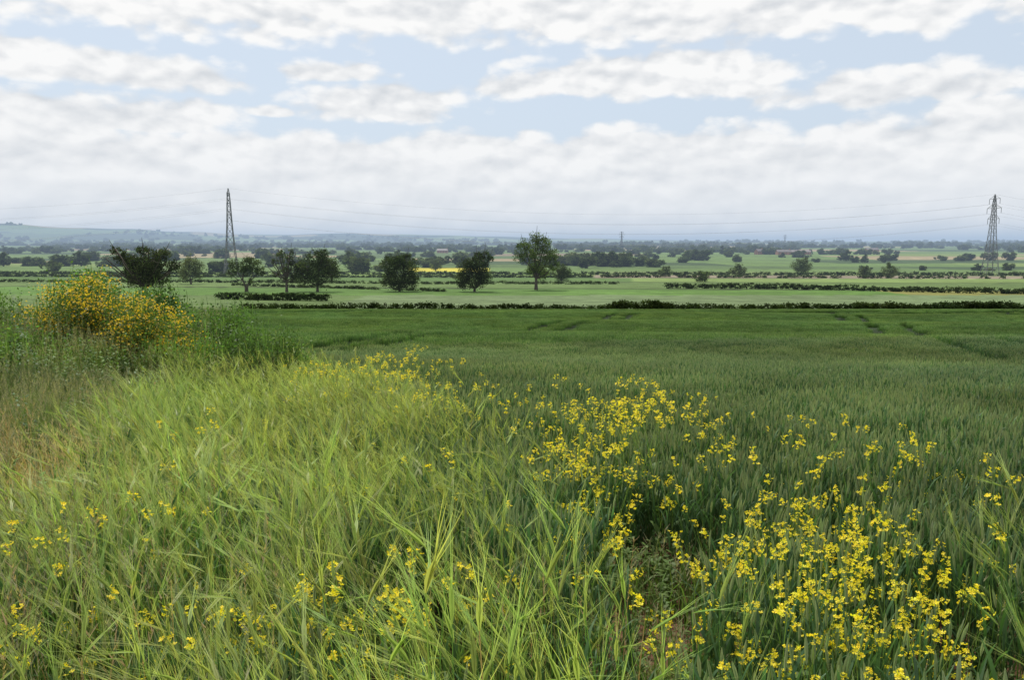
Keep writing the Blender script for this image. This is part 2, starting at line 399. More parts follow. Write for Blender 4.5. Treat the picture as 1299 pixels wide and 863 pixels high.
def grid(x0, x1, y0, y1, s, j=.5):
    X, Y = np.meshgrid(np.arange(x0, x1, s), np.arange(y0, y1, s)); X = X.ravel(); Y = Y.ravel()
    return X+R.uniform(-j, j, len(X))*s, Y+R.uniform(-j, j, len(X))*s
def infront(x, y, k=.8, m=1.0): return (np.abs(x) < k*y+m) & (np.hypot(x, y) > 1.5)
def gap(x, y):
    return (((x-.88)/.45)**2+((y-4.3)/1.1)**2 < 1) | (((x-.64)/.24)**2+((y-3.0)/.7)**2 < 1)
def linedist(x, y, p, q):
    p = np.array(p, float); d = np.array(q, float)-p; d /= np.linalg.norm(d)
    return (x-p[0])*d[1]-(y-p[1])*d[0]
def tram(x, y, w):
    bad = np.zeros(len(x), bool)
    for off in (-34, 0, 33, 66):
        dd = linedist(x-off, y, (23, 36), (45, 105))+.8*np.sin(y*.05)
        for t in (-1.5, 1.5): bad |= (np.abs(dd-t) < w) & (y < 146) & (y > 27)
    yy = y-.06*x+1.2*np.sin(x*.07)
    for t in (26.2, 29.0): bad |= (np.abs(yy-t) < w)
    for t in (141.0, 146.5): bad |= np.abs(y+.8*np.sin(x*.05)-t) < w*1.6
    return bad
# near
x, y = grid(-9, 9, 1.2, 11, .4)
k = infront(x, y) & (x > verge_x(y)); x, y = x[k], y[k]
bar = (x < barley_r(y)+.4*snoise(x*2.2, y*2.2)) | ((y < 3.2) & (x > 1.7) & (snoise(x*3, y*3, 2) > -.1))
g = gap(x, y)
thin = (~bar) & (np.hypot(x-1.4, y-2.9) < .9) & (R.random(len(x)) < .5)
k = ~bar & ~g & ~thin
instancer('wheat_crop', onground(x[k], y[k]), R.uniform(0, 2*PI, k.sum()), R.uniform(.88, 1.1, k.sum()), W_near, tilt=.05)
k = bar & ~g
hs = 1+.13*snoise(x*1.6, y*1.6, 6)
instancer('barley_crop', onground(x[k], y[k]), R.normal(0, .5, k.sum())+.9*snoise(x[k]*.8, y[k]*.8), R.uniform(.88, 1.14, k.sum())*hs[k], B_near, tilt=.09)
k = bar & ~g & ((R.random(len(x)) < .12) | ((x > barley_r(y)-1.4) & (R.random(len(x)) < .45)))
instancer('volunteer_wheat', onground(x[k], y[k]), R.uniform(0, 2*PI, k.sum()), R.uniform(.9, 1.12, k.sum()), W_near)
k = bar & ~g & (y < 4.5) & (R.random(len(x)) < .22)
instancer('tall_grass', onground(x[k], y[k]), R.uniform(0, 2*PI, k.sum()), R.uniform(.9, 1.2, k.sum()), G_green)
k = bar & ~g & (y < 5) & (x < .2) & (R.random(len(x)) < np.where(x < -1, .45, .12))
instancer('dry_stems', onground(x[k], y[k]), R.uniform(0, 2*PI, k.sum()), R.uniform(.8, 1.15, k.sum()), G_dry)
# mid
x, y = grid(-34, 36, 11, 42, .55)
k = infront(x, y, .76, 1) & (x > verge_x(y)) & (y > 11) & ~tram(x, y, .5); x, y = x[k], y[k]
bar = (x < barley_r(y)+.6*snoise(x, y)) & (y < 22)
k = ~bar
instancer('wheat_crop', onground(x[k], y[k]), R.uniform(0, 2*PI, k.sum()), R.uniform(.88, 1.1, k.sum()), W_mid, tilt=.04)
k = bar
instancer('barley_crop', onground(x[k], y[k]), R.normal(0, .8, k.sum()), R.uniform(.85, 1.15, k.sum()), B_mid, tilt=.08)
# far
x, y = grid(-125, 125, 41, 157, .95)
k = infront(x, y, .76, 2) & (x > verge_x(y)) & ~tram(x, y, .85); x, y = x[k], y[k]
instancer('wheat_crop', onground(x, y), R.uniform(0, 2*PI, len(x)), R.uniform(.94, 1.05, len(x)), W_far)

# ------------------------------------------------------------------ verge
x, y = grid(-20, 0, 1.3, 24, .4)
k = (x < verge_x(y)+.15) & infront(x, y, .85, 1); x, y = x[k], y[k]
nz = snoise(x*.9, y*.9, 4)
straw = (np.hypot((x+4.3)/.9, (y-6.4)/1.5) < 1) & (R.random(len(x)) < .8)
pale = (~straw) & (y < 13) & (nz > .05)
green = ~straw & ~pale
instancer('dry_grass', onground(x[straw], y[straw]), R.uniform(0, 6.28, straw.sum()), R.uniform(1.0, 1.35, straw.sum()), G_straw)
instancer('meadow_grass', onground(x[pale], y[pale]), R.uniform(0, 6.28, pale.sum()), R.uniform(.75, 1.05, pale.sum()), G_pale)
instancer('verge_grass', onground(x[green], y[green]), R.uniform(0, 6.28, green.sum()), R.uniform(.8, 1.25, green.sum()), G_green)
k = (y > 11.5) & (R.random(len(x)) < .7)
instancer('nettle_patch', onground(x[k], y[k]), R.uniform(0, 6.28, k.sum()), R.uniform(.7, 1.15, k.sum()), WD)
k = (y > 3) & (y < 11.5) & (nz < .1) & (R.random(len(x)) < .35) & ~straw
instancer('verge_weeds', onground(x[k], y[k]), R.uniform(0, 6.28, k.sum()), R.uniform(.45, .85, k.sum()), WD)
k = (y < 8) & (R.random(len(x)) < .4)
instancer('dry_stems', onground(x[k], y[k]), R.uniform(0, 6.28, k.sum()), R.uniform(.9, 1.3, k.sum()), G_dry)
x, y = grid(-120, -6, 22, 158, 1.5)
k = (x < verge_x(y)+.2) & (x > verge_x(y)-14-y*.3) & (x > -.8*y-2)
x, y = x[k], y[k]
instancer('margin_grass', onground(x, y), R.uniform(0, 6.28, len(x)), R.uniform(1.0, 1.5, len(x)), G_green)
n = 300; x = R.uniform(.2, 2.0, n); y = R.uniform(1.8, 5.6, n)
k = (gap(x, y) & ((y < 3.5) | (R.random(n) < .25))) | ((np.hypot(x-1.4, y-2.9) < .9) & (R.random(n) < .6)); x, y = x[k], y[k]
instancer('low_weeds', onground(x, y), R.uniform(0, 6.28, len(x)), R.uniform(.7, 1.4, len(x)), WD_low+G_low)

# ------------------------------------------------------------------ mustard flowers
pts = []
def zoneg(n, cx, cy, sx, sy, s0=.9, s1=1.14):
    for _ in range(n): pts.append((R.normal(cx, sx), R.normal(cy, sy), R.uniform(s0, s1)))
zoneg(46, .75, 7.0, .65, 1.2); zoneg(24, 1.3, 8.2, .45, .6)
zoneg(28, .36, 4.9, .15, .9, .85, 1.05); zoneg(14, .95, 5.9, .35, .3)
zoneg(22, 2.6, 5.4, .32, .4, .85, 1.03); zoneg(14, 1.8, 3.9, .4, .4, .85, 1.08)
zoneg(64, 1.3, 3.1, .25, .5, .75, 1.03); zoneg(28, .95, 2.35, .25, .2, .55, .88); zoneg(8, 1.5, 2.3, .2, .2, .7, .9)
zoneg(22, -.75, 2.4, .28, .2, .7, .98); zoneg(14, -1.3, 2.8, .4, .3, .8, 1.0); zoneg(8, -.2, 2.3, .3, .2, .75, 1.0)
zoneg(80, -2.2, 13, .6, 2.6, 1.0, 1.25); zoneg(16, -1.0, 9.5, .4, 1.0, 1.0, 1.2); zoneg(8, -.3, 4, .6, .6, .9, 1.05)
zoneg(6, -1.5, 5, 1.2, 1.2, .95, 1.15); zoneg(4, 2.0, 9, 1.5, 1.5)
pts = np.array(pts); pts = pts[np.hypot(pts[:, 0], pts[:, 1]) > 1.95]
instancer('wild_mustard', onground(pts[:, 0], pts[:, 1]), R.uniform(0, 6.28, len(pts)), pts[:, 2], MU, tilt=.1)

# ------------------------------------------------------------------ bushes on the bank
def bush(name, cx, cy, rx, ry, h, leafcol, n=8000, flower=0, leaf=.06, stems=40):
    mb = MB(); z0 = float(gz(cx, cy))
    nb = stems; az = R.uniform(0, 2*PI, nb); b = np.stack([cx+R.normal(0, rx*.35, nb), cy+R.normal(0, ry*.35, nb), np.full(nb, z0)], -1)
    ribbon(mb, b, az, h*R.uniform(.6, .95, nb), .1, R.uniform(.2, .8, nb), .02, 5, (.06, .05, .03), (.06, .09, .03), 'stem')
    nc = 90
    d = R.normal(size=(nc, 3)); d /= np.linalg.norm(d, axis=1)[:, None]; d[:, 2] = np.abs(d[:, 2]); rad = R.uniform(.35, 1.08, nc)[:, None]
    cc = np.array([cx, cy, z0+.15*h])+d*rad*np.array([rx, ry, h*.82])
    cb = R.uniform(.6, 1.4, nc)
    i0 = R.integers(0, nc, n); p = cc[i0]+R.normal(0, 1, (n, 3))*np.array([.17, .17, .15])
    quads(mb, p, R.uniform(.6, 1.3, n)*leaf, jit(leafcol, n, .25)*cb[i0][:, None])
    m = 700; i0 = R.integers(0, nc, m)
    ribbon(mb, cc[i0]+R.normal(0, .12, (m, 3)), R.uniform(0, 6.28, m), R.uniform(.15, .4, m), 0, R.uniform(.1, .8, m), .014, 3, jit(leafcol, m), jit(np.array(leafcol)*1.5, m), 'leaf')
    if flower:
        fc = np.where((cc[:, 2] > z0+h*.3))[0]; fc = fc[R.random(len(fc)) < .65]
        i0 = R.choice(fc, flower); p = cc[i0]+R.normal(0, 1, (flower, 3))*np.array([.18, .16, .11])+np.array([0, 0, .14])
        petals(mb, p, R.uniform(.014, .025, flower), jit((.72, .49, .04), flower, .25), 1)
    return mb.build(name, [M_weed, M_flower])
BC = (.085, .145, .042)
bush('broom_bush', -7.0, 15.2, .9, .8, 1.45, BC, flower=2700)
bush('broom_bush', -8.5, 15.8, 1.1, .9, 1.55, BC, flower=3400)
bush('elder_bush', -10.7, 15.6, 1.2, 1.0, 1.5, (.09, .165, .045))
bush('elder_bush', -9.9, 18.8, .7, .7, 2.1, (.09, .175, .045), leaf=.08)
bush('elder_bush', -8.4, 18.6, .8, .7, 1.5, (.07, .135, .04), leaf=.08)
bush('elder_bush', -11.8, 18.0, 1.3, .8, 1.7, (.08, .145, .05), leaf=.08)
bush('bramble_bush', -6.3, 17.0, 1.1, 1.0, 1.7, (.08, .155, .045))
bush('bramble_bush', -5.3, 15.6, .75, .8, 1.45, (.09, .165, .05))
bush('bramble_bush', -6.2, 14.6, .8, .7, .95, (.10, .185, .05))
bush('bramble_bush', -8.6, 13.6, 1.0, .8, .85, (.11, .19, .055))
bush('bramble_bush', -4.8, 16.4, .6, .6, 1.25, (.11, .195, .055))

# ------------------------------------------------------------------ trees
def make_tree(mb, H, W, blobs, trunk_h, col=(.05, .075, .03), lsize=.42, dens=1.0, lean=0.0, bare=0, trunk_r=None, forks=1):
    r0 = trunk_r or H*.03
    bases = []
    for f in range(forks):
        o = (f-(forks-1)/2)
        top = np.array([lean*trunk_h+o*W*.18, 0, trunk_h])
        tube(mb, [[o*.3, 0, -.5], [o*.5, 0, trunk_h*.4], top], [r0*1.4, r0, r0*.75], 7, (.5, .5, .5), 1)
        bases.append(top)
    for (bx, by, bz, br) in blobs:
        c = np.array([bx*W, by*W, bz*H]); r = br*W
        s = bases[int(np.argmin([abs(c[0]-q[0]) for q in bases]))]
        mid = (s+c)/2+np.array([0, 0, -.06*H])+R.normal(0, .03*W, 3)
        tube(mb, [s-np.array([0, 0, .3]), mid, c, c+(c-mid)*.5+np.array([0, 0, r*.3])], [r0*.6, r0*.4, r0*.22, .04], 5, (.5, .5, .5), 1)
        for _ in range(4):
            e = c+R.normal(0, 1, 3)*r*.6
            tube(mb, [c, (c+e)/2+R.normal(0, .1, 3), e], [r0*.2, r0*.13, .03], 4, (.5, .5, .5), 1)
        nc = max(6, int(8*r*r*dens))
        d = R.normal(size=(nc, 3)); d /= np.linalg.norm(d, axis=1)[:, None]
        cc = c+d*(R.uniform(.15, 1.25, nc)**.5)[:, None]*r*np.array([1, 1, .85])
        cb = R.uniform(.5, 1.7, nc)
        q = 24; i0 = np.repeat(np.arange(nc), q); m = nc*q
        p = cc[i0]+R.normal(0, 1, (m, 3))*np.clip(.18*r, .25, .55)
        quads(mb, p, R.uniform(.6, 1.3, m)*lsize, jit(col, m, .2)*cb[i0][:, None], flat=.4)
    for _ in range(bare):
        s = bases[0]; e = s+np.array([R.uniform(-.55, .55)*W, R.uniform(-.3, .3)*W, R.uniform(.25, .95)*(H-trunk_h)])
        mid = (s+e)/2+np.array([0, 0, -.05*H])
        tube(mb, [s, mid, e, e+R.normal(0, .05*W, 3)+np.array([0, 0, .6])], [r0*.5, r0*.3, .1, .05], 4, (.5, .5, .5), 1)
def tree(name, px, d, H, W, blobs, **k):
    mb = MB(); make_tree(mb, H, W, blobs, **k)
    ob = mb.build(name, [M_tree, M_bark]); x = (px-649.5)/1010*d
    ob.location = (x, d, float(gz(x, d))); return ob
tree('oak_tree', 183, 205, 14.2, 17, [(-.25,0,.72,.13),(-.05,.1,.62,.17),(.15,0,.7,.15),(.33,0,.82,.1),(.02,0,.88,.09),(-.4,0,.88,.07),(.42,.1,.6,.1),(-.1,0,.42,.2),(.2,0,.4,.18)], trunk_h=3.5, bare=18, dens=1.3, trunk_r=.6, col=(.04,.06,.024))
tree('willow_tree', 243, 300, 11, 11, [(-.2,0,.5,.24),(.15,.1,.6,.26),(0,0,.8,.2),(.25,0,.35,.2),(-.25,0,.28,.2)], trunk_h=2, col=(.09,.12,.06))
tree('oak_tree', 313, 240, 10.4, 11.6, [(-.28,0,.72,.18),(.2,0,.78,.2),(0,.1,.88,.14),(.38,0,.62,.14),(-.38,0,.52,.11),(.0,0,.62,.17),(.1,0,.3,.08)], trunk_h=3.6, forks=2)
tree('ash_tree', 364, 238, 13, 10, [(-.1,0,.85,.15),(.15,0,.92,.11),(-.32,0,.68,.11),(.1,0,.7,.17),(.3,0,.58,.17),(0,0,.5,.14),(-.3,0,.42,.1),(.2,0,.32,.18)], trunk_h=3.5, bare=12, dens=.8)
tree('oak_tree', 403, 240, 12.8, 13, [(-.25,0,.6,.23),(.22,0,.62,.25),(0,.1,.78,.23),(.33,0,.42,.2),(-.33,0,.38,.2),(0,-.1,.35,.25),(.15,0,.88,.13)], trunk_h=2.2, col=(.042,.064,.024))
tree('oak_tree', 507, 242, 11.6, 11.8, [(-.22,0,.65,.24),(.22,0,.62,.26),(0,0,.78,.22),(-.28,0,.3,.22),(.28,0,.28,.22),(0,-.1,.25,.25),(-.32,.1,.82,.1),(.2,0,.9,.1)], trunk_h=1.4, col=(.038,.058,.022), dens=1.2)
tree('oak_tree', 602, 240, 12.8, 12, [(-.3,0,.34,.2),(-.15,0,.58,.22),(.12,0,.64,.23),(.25,0,.87,.12),(.38,0,.78,.1),(.05,0,.3,.25),(.22,.1,.35,.2),(.05,.1,.8,.12),(-.32,0,.18,.14)], trunk_h=1.4, lean=.3, col=(.038,.058,.022), dens=1.2)
tree('ash_tree', 680, 252, 17.8, 15.8, [(-.24,0,.78,.14),(0,0,.9,.14),(.15,0,.78,.16),(-.05,0,.68,.18),(.27,0,.6,.17),(-.32,0,.6,.13),(.05,0,.48,.19),(.36,0,.44,.11),(.1,.1,.32,.17),(-.08,0,.36,.12)], trunk_h=4, trunk_r=.5, dens=.95, col=(.07, .11, .034))
tree('hawthorn_tree', 712, 330, 7.5, 9, [(-.2,0,.5,.26),(.2,0,.5,.26),(0,0,.7,.26),(0,0,.3,.3)], trunk_h=1.2, col=(.05,.075,.03))
for px, d, H, W in ((843,420,5.5,8),(890,330,4,8),(935,420,7,9),(1015,470,10,13),(1127,400,7.5,9),(1095,430,5,8),(445,620,15,13),(553,560,7,9),(870,900,13,12)):
    tree('hedgerow_tree', px, d, H, W, [(-.25,0,.5,.22),(.22,0,.5,.24),(0,.1,.78,.2),(.05,0,.3,.27),(R.uniform(-.3,.3),0,.85,.13)], trunk_h=1.3, col=(.075,.108,.05), dens=.7, lsize=.5)

DT = []
for i in range(8):
    mb = MB(); W = 9+R.uniform(0, 9); H = 7+R.uniform(0, 6)
    bl = [(R.uniform(-.38,.38), R.uniform(-.3,.3), R.uniform(.2,.8), R.uniform(.15,.25)) for _ in range(9)]
    cl = [(.07,.10,.05), (.05,.075,.038), (.09,.12,.055)][i % 3]
    make_tree(mb, H, W, bl, trunk_h=1.5, dens=.35, lsize=.95, col=cl)
    DT.append(mb.build('distant_tree_%d' % i, [M_tree, M_bark], link=False))
P = []
def belt(y0, n, cx=None, sx=None, umin=-.8, umax=.8, sy=8, s0=.6, s1=1.2, slope=-.1, thr=-.15):
    for _ in range(n):
        x = R.uniform(umin, umax)*y0 if cx is None else R.normal(cx, sx)
        if cx is None and snoise(np.array(x*17/y0), np.array(y0*.01), y0) < thr: continue
        P.append((x, y0+slope*x+R.normal(0, sy), R.uniform(s0, s1)))
belt(520, 10, umin=-.8, umax=-.2, s0=.5, s1=.9); belt(560, 12, umin=-.8, umax=-.05, s0=.5, s1=1); belt(650, 40, umin=-.8, umax=.1, thr=0, s0=.5, s1=1.1); belt(740, 60, umin=-.8, umax=.2, s0=.5, s1=1.2, thr=0)
belt(840, 60, umin=-.8, umax=.3, thr=0); belt(960, 50, umax=.6, s0=.6, s1=1.2, thr=.05); belt(1120, 110, thr=0, s0=.5, s1=1.0); belt(1330, 190, s0=.6, s1=1.1, thr=-.1); belt(1600, 320, sy=25, s0=.6, s1=1.15, thr=-.2); belt(2000, 440, sy=40, s0=.7, s1=1.3, thr=-.3)
belt(2500, 540, sy=60, s0=.8, s1=1.4, thr=-.4); belt(3200, 600, sy=100, s0=.9, s1=1.7, thr=-.4); belt(4200, 600, sy=160, s0=1.1, s1=2.1, thr=-.4)
belt(5600, 500, sy=300, s0=1.2, s1=2.3)
belt(720, 26, cx=78, sx=20, sy=18, s0=.8, s1=1.3)
belt(900, 10, umin=.25, umax=.7, s0=.5, s1=.9); belt(620, 8, umin=.2, umax=.75, s0=.3, s1=.6)
P = np.array(P)
P = P[~((P[:, 1] < 650) & (P[:, 0]/P[:, 1] > -.14) & (P[:, 0]/P[:, 1] < -.02))]
sc = P[:, 2][:, None]*np.stack([1+.45*R.random(len(P)), 1+.45*R.random(len(P)), R.uniform(.7, 1.15, len(P))], -1)
instancer('distant_trees', onground(P[:, 0], P[:, 1], -.4), R.uniform(0, 6.28, len(P)), sc, DT)

# ------------------------------------------------------------------ hedges: leaf clumps on thin stems along a path
def hedge(name, path, h, w, col=(.036, .058, .022), dens=5, ls=.34, gaps=.0):
    mb = MB(); path = np.array(path, float)
    seg = np.hypot(*(path[1:]-path[:-1]).T); T = seg.sum(); nc = int(T*dens)
    t = R.uniform(0, T, nc); cum = np.concatenate([[0], np.cumsum(seg)])
    x = np.interp(t, cum, path[:, 0]); y = np.interp(t, cum, path[:, 1])
    prof = .8+.22*snoise(t*.35, t*0)+.14*snoise(t*.09, t*0, 5)
    k = (prof > gaps); x, y, prof = x[k], y[k], prof[k]; nc = len(x)
    y = y+R.uniform(-.5, .5, nc)*w
    zc = R.uniform(.1, .88, nc)*h*prof
    cc = np.stack([x, y, gz(x, y)+zc], -1); cb = R.uniform(.55, 1.5, nc)
    q = 22; i0 = np.repeat(np.arange(nc), q); m = nc*q
    p = cc[i0]+R.normal(0, 1, (m, 3))*np.array([.3, .22, .17])*max(.7, ls/.34)
    quads(mb, p, R.uniform(.6, 1.3, m)*ls, jit(col, m, .2)*cb[i0][:, None], flat=-.3, aspect=.8)
    return mb.build(name, [M_tree, M_bark])
DK = (.028, .048, .017)
hedge('hawthorn_hedge', [(-55,161),(-20,160),(25,159),(60,161),(125,158)], 1.9, 1.6, DK, dens=9)
hedge('hawthorn_hedge', [(20,158.4),(26,158.6),(32,158.3)], 2.8, 2.0, DK, dens=14)
hedge('hawthorn_hedge', [(68,158.6),(90,158.6),(125,156.3)], 2.4, 2.0, DK, dens=11)
hedge('hawthorn_hedge', [(-76,205),(-62,200),(-45,196)], 2.2, 2.0, DK, dens=11)
hedge('hawthorn_hedge', [(50,262),(85,258),(130,232),(190,215)], 2.2, 2.0, DK, dens=9)
hedge('hawthorn_hedge', [(-240,330),(-120,318),(-30,300),(40,300)], 1.3, 1.6, dens=3, ls=.4, gaps=.6)
hedge('hawthorn_hedge', [(-300,425),(-100,408),(30,400)], 1.8, 2.2, dens=3, ls=.5, gaps=.55)
hedge('hawthorn_hedge', [(30,410),(200,385),(330,370)], 1.7, 2.0, dens=3, ls=.5, gaps=.75)
hedge('hawthorn_hedge', [(-400,500),(-100,480),(250,455),(400,440)], 2.4, 2.5, dens=3, ls=.6, gaps=.6)
hedge('hawthorn_hedge', [(-100,285),(-60,264),(-20,240)], 1.1, 1.4, dens=4, ls=.34, gaps=.65)

# ------------------------------------------------------------------ pylons
def pylon(name, x, y, H, rot, s=1.0, thick=1.25):
    mb = MB(); G = (.5, .5, .5)
    hs = [0, .13, .25, .36, .46, .55, .63, .70, .765, .83, .89, .945, 1.0]
    hw = [3.9, 3.2, 2.6, 2.15, 1.8, 1.5, 1.3, 1.15, 1.02, .9, .75, .5, .08]
    k = H/50.0
    def c(i, j):
        sx, sy = ((1,1),(-1,1),(-1,-1),(1,-1))[j % 4]; return np.array([sx*hw[i]*k, sy*hw[i]*k, hs[i]*H])
    for i in range(len(hs)-1):
        for j in range(4):
            tube(mb, [c(i, j), c(i+1, j)], .14*thick*k+.04, 4, G)
            tube(mb, [c(i, j), c(i+1, j+1)], .06*thick*k+.02, 3, G)
            tube(mb, [c(i, j+1), c(i+1, j)], .06*thick*k+.02, 3, G)
            tube(mb, [c(i+1, j), c(i+1, j+1)], .06*thick*k+.02, 3, G)
    ends = []
    for hi, ln in ((7, 6.5), (9, 8.0), (11, 6.0)):
        for sg in (1, -1):
            e = np.array([0, sg*ln*k, hs[hi]*H])
            for sx in (1, -1):
                tube(mb, [np.array([sx*hw[hi]*k, sg*hw[hi]*k, hs[hi]*H]), e], .09*thick*k+.02, 3, G)
                tube(mb, [np.array([sx*hw[hi+1]*k, sg*hw[hi+1]*k, hs[hi+1]*H*.5+hs[hi]*H*.5+.8]), e], .07*thick*k+.02, 3, G)
            tube(mb, [e, e-np.array([0, 0, 3.2*k])], .12*thick*k, 5, G)
            ends.append(e-np.array([0, 0, 3.2*k]))
    ends.append(np.array([0, 0, H]))
    ob = mb.build(name, [M_steel]); ob.location = (x, y, float(gz(x, y))-.2); ob.rotation_euler = (0, 0, rot)
    M = Matrix.Translation(ob.location) @ Matrix.Rotation(rot, 4, 'Z')
    return [np.array(M @ Vector(e)) for e in ends]
e1 = pylon('electricity_pylon', -165, 470, 50.5, .2)
e2 = pylon('electricity_pylon', 287, 480, 48, -.05)
e0 = pylon('electricity_pylon', -560, 430, 48, .1)
e3 = pylon('electricity_pylon', 640, 560, 48, .2)
pylon('electricity_pylon', 280, 2050, 46, .9, thick=3)
pylon('electricity_pylon', 1020, 3000, 44, .9, thick=3)
mb = MB()
for A, B in ((e0, e1), (e1, e2), (e2, e3)):
    for a, b in zip(A, B):
        t = np.linspace(0, 1, 40)[:, None]; p = a*(1-t)+b*t; p[:, 2] -= (13.5*4*t*(1-t))[:, 0]
        tube(mb, p, .03, 3, (.5, .5, .5))
mb.build('power_line', [M_wire])

# ------------------------------------------------------------------ farm buildings
def house(x, y, w, d, h, rot):
    par = bpy.data.objects.new('brick_farmhouse', None); scene.collection.objects.link(par)
    par.location = (x, y, float(gz(x, y))); par.rotation_euler = (0, 0, rot)
    def part(nm, V, F, mat):
        me = bpy.data.meshes.new(nm); me.from_pydata(V, [], F); me.materials.append(mat)
        o = bpy.data.objects.new(nm, me); scene.collection.objects.link(o); o.parent = par
    r = h*.6
    part('walls', [(-w/2,-d/2,-1),(w/2,-d/2,-1),(w/2,d/2,-1),(-w/2,d/2,-1),(-w/2,-d/2,h),(w/2,-d/2,h),(w/2,d/2,h),(-w/2,d/2,h),(-w/2,0,h+r),(w/2,0,h+r)],
         [(0,1,5,4),(1,2,6,9,5),(2,3,7,6),(3,0,4,8,7)], M_brick)
    o = .5
    part('roof', [(-w/2-o,-d/2-o,h-.3),(w/2+o,-d/2-o,h-.3),(w/2+o,0,h+r+.15),(-w/2-o,0,h+r+.15),(-w/2-o,d/2+o,h-.3),(w/2+o,d/2+o,h-.3)], [(0,1,2,3),(3,2,5,4)], M_roof)
    V=[];F=[]
    for i in range(4):
        for zz in (1.0, h-1.6):
            cx = -w/2+w*(i+.5)/4; b = len(V); V += [(cx-.6,-d/2-.02,zz),(cx+.6,-d/2-.02,zz),(cx+.6,-d/2-.02,zz+1.2),(cx-.6,-d/2-.02,zz+1.2)]; F.append((b,b+1,b+2,b+3))
    part('windows', V, F, M_glass)
    cw=.6; b0=(w/2-1.2)
    part('chimney', [(b0-cw,-cw,h),(b0+cw,-cw,h),(b0+cw,cw,h),(b0-cw,cw,h),(b0-cw,-cw,h+r+1.6),(b0+cw,-cw,h+r+1.6),(b0+cw,cw,h+r+1.6),(b0-cw,cw,h+r+1.6)], [(0,1,5,4),(1,2,6,5),(2,3,7,6),(3,0,4,7),(4,5,6,7)], M_brick)
house(420, 1240, 22, 9, 5, .1); house(455, 1265, 30, 12, 4.5, -.2); house(395, 1280, 14, 8, 5.5, .5); house(700, 1560, 26, 10, 5, .2); house(-130, 1500, 20, 9, 5, -.1)

# ------------------------------------------------------------------ haze (volume over the plain, its emission stands in for scattered light)
def haze():
    x0, x1, y0, y1, z0, z1 = -15000, 15000, 170, 15000, -60, 110
    V = [(x0,y0,z0),(x1,y0,z0),(x1,y1,z0),(x0,y1,z0),(x0,y0,z1),(x1,y0,z1),(x1,y1,z1),(x0,y1,z1)]
    F = [(0,3,2,1),(4,5,6,7),(0,1,5,4),(1,2,6,5),(2,3,7,6),(3,0,4,7)]
    me = bpy.data.meshes.new('haze'); me.from_pydata(V, [], F)
    m, nt, N, L = newmat('haze_glow')
    a = N.new('ShaderNodeVolumeAbsorption'); a.inputs['Color'].default_value = (0, 0, 0, 1); D = 1/5200
    a.inputs['Density'].default_value = D
    e = N.new('ShaderNodeEmission'); e.inputs['Color'].default_value = (.42, .54, .70, 1); e.inputs['Strength'].default_value = D
    s = N.new('ShaderNodeAddShader'); o = N.new('ShaderNodeOutputMaterial')
    L.new(a.outputs[0], s.inputs[0]); L.new(e.outputs[0], s.inputs[1]); L.new(s.outputs[0], o.inputs['Volume'])
    me.materials.append(m); ob = bpy.data.objects.new('haze', me); scene.collection.objects.link(ob)
haze()

# ------------------------------------------------------------------ sky
w = bpy.data.worlds.new('World'); scene.world = w; w.use_nodes = True
try: w.cycles.sampling_method = 'NONE'
except Exception as ex: print('world sampling', ex)
nt = w.node_tree; N, L = nt.nodes, nt.links; N.clear()
SUN_EL, SUN_AZ = math.radians(56), math.radians(-25)
def mth(op, a, b=None, c=None, clamp=False):
    n = N.new('ShaderNodeMath'); n.operation = op; n.use_clamp = clamp
    for i, v in enumerate((a, b, c)):
        if v is None: continue
        if isinstance(v, (int, float)): n.inputs[i].default_value = v
        else: L.new(v, n.inputs[i])
    return n.outputs[0]
tc = N.new('ShaderNodeTexCoord'); sp = N.new('ShaderNodeSeparateXYZ'); L.new(tc.outputs['Generated'], sp.inputs[0])
X, Y, Z = sp.outputs
az = mth('ARCTAN2', X, Y)
hor = mth('SQRT', mth('ADD', mth('MULTIPLY', X, X), mth('MULTIPLY', Y, Y)))
el = mth('DIVIDE', Z, mth('MAXIMUM', hor, .01))
def vec(a, b):
    n = N.new('ShaderNodeCombineXYZ'); L.new(a, n.inputs[0]); L.new(b, n.inputs[1]); return n.outputs[0]
def noi(v, sc, det=6, rough=.55, off=(0, 0, 0)):
    mp = N.new('ShaderNodeMapping'); mp.inputs['Location'].default_value = off; L.new(v, mp.inputs[0])
    n = N.new('ShaderNodeTexNoise'); n.inputs['Scale'].default_value = sc; n.inputs['Detail'].default_value = det; n.inputs['Roughness'].default_value = rough
    L.new(mp.outputs[0], n.inputs[0]); return n.outputs[0]
def vor(v, sc, off=(0, 0, 0)):
    mp = N.new('ShaderNodeMapping'); mp.inputs['Location'].default_value = off; L.new(v, mp.inputs[0])
    n = N.new('ShaderNodeTexVoronoi'); n.voronoi_dimensions = '2D'; n.inputs['Scale'].default_value = sc; n.inputs['Detail'].default_value = 1.0; n.inputs['Roughness'].default_value = .5
    L.new(mp.outputs[0], n.inputs['Vector']); return n.outputs['Distance']
pv = vec(az, mth('MULTIPLY', el, 1.8))
n1a = noi(pv, 12, 5, .5); n2a = noi(pv, 12, 5, .5, (.008, -.022, 0)); n0 = noi(pv, 6, 2, .5, (3, 1, 0)); n3 = noi(vec(az, mth('MULTIPLY', el, 3.0)), 5, 3, .5, (7, 2, 0))
wv = vec(mth('ADD', az, mth('MULTIPLY', n1a, .05)), mth('ADD', mth('MULTIPLY', el, 1.8), mth('MULTIPLY', n0, .05)))
v1 = vor(wv, 22); v2 = vor(wv, 22, (.006, -.016, 0))
n1 = mth('SUBTRACT', n1a, mth('MULTIPLY', mth('SUBTRACT', v1, .45), .24))
n2 = mth('SUBTRACT', n2a, mth('MULTIPLY', mth('SUBTRACT', v2, .45), .24))
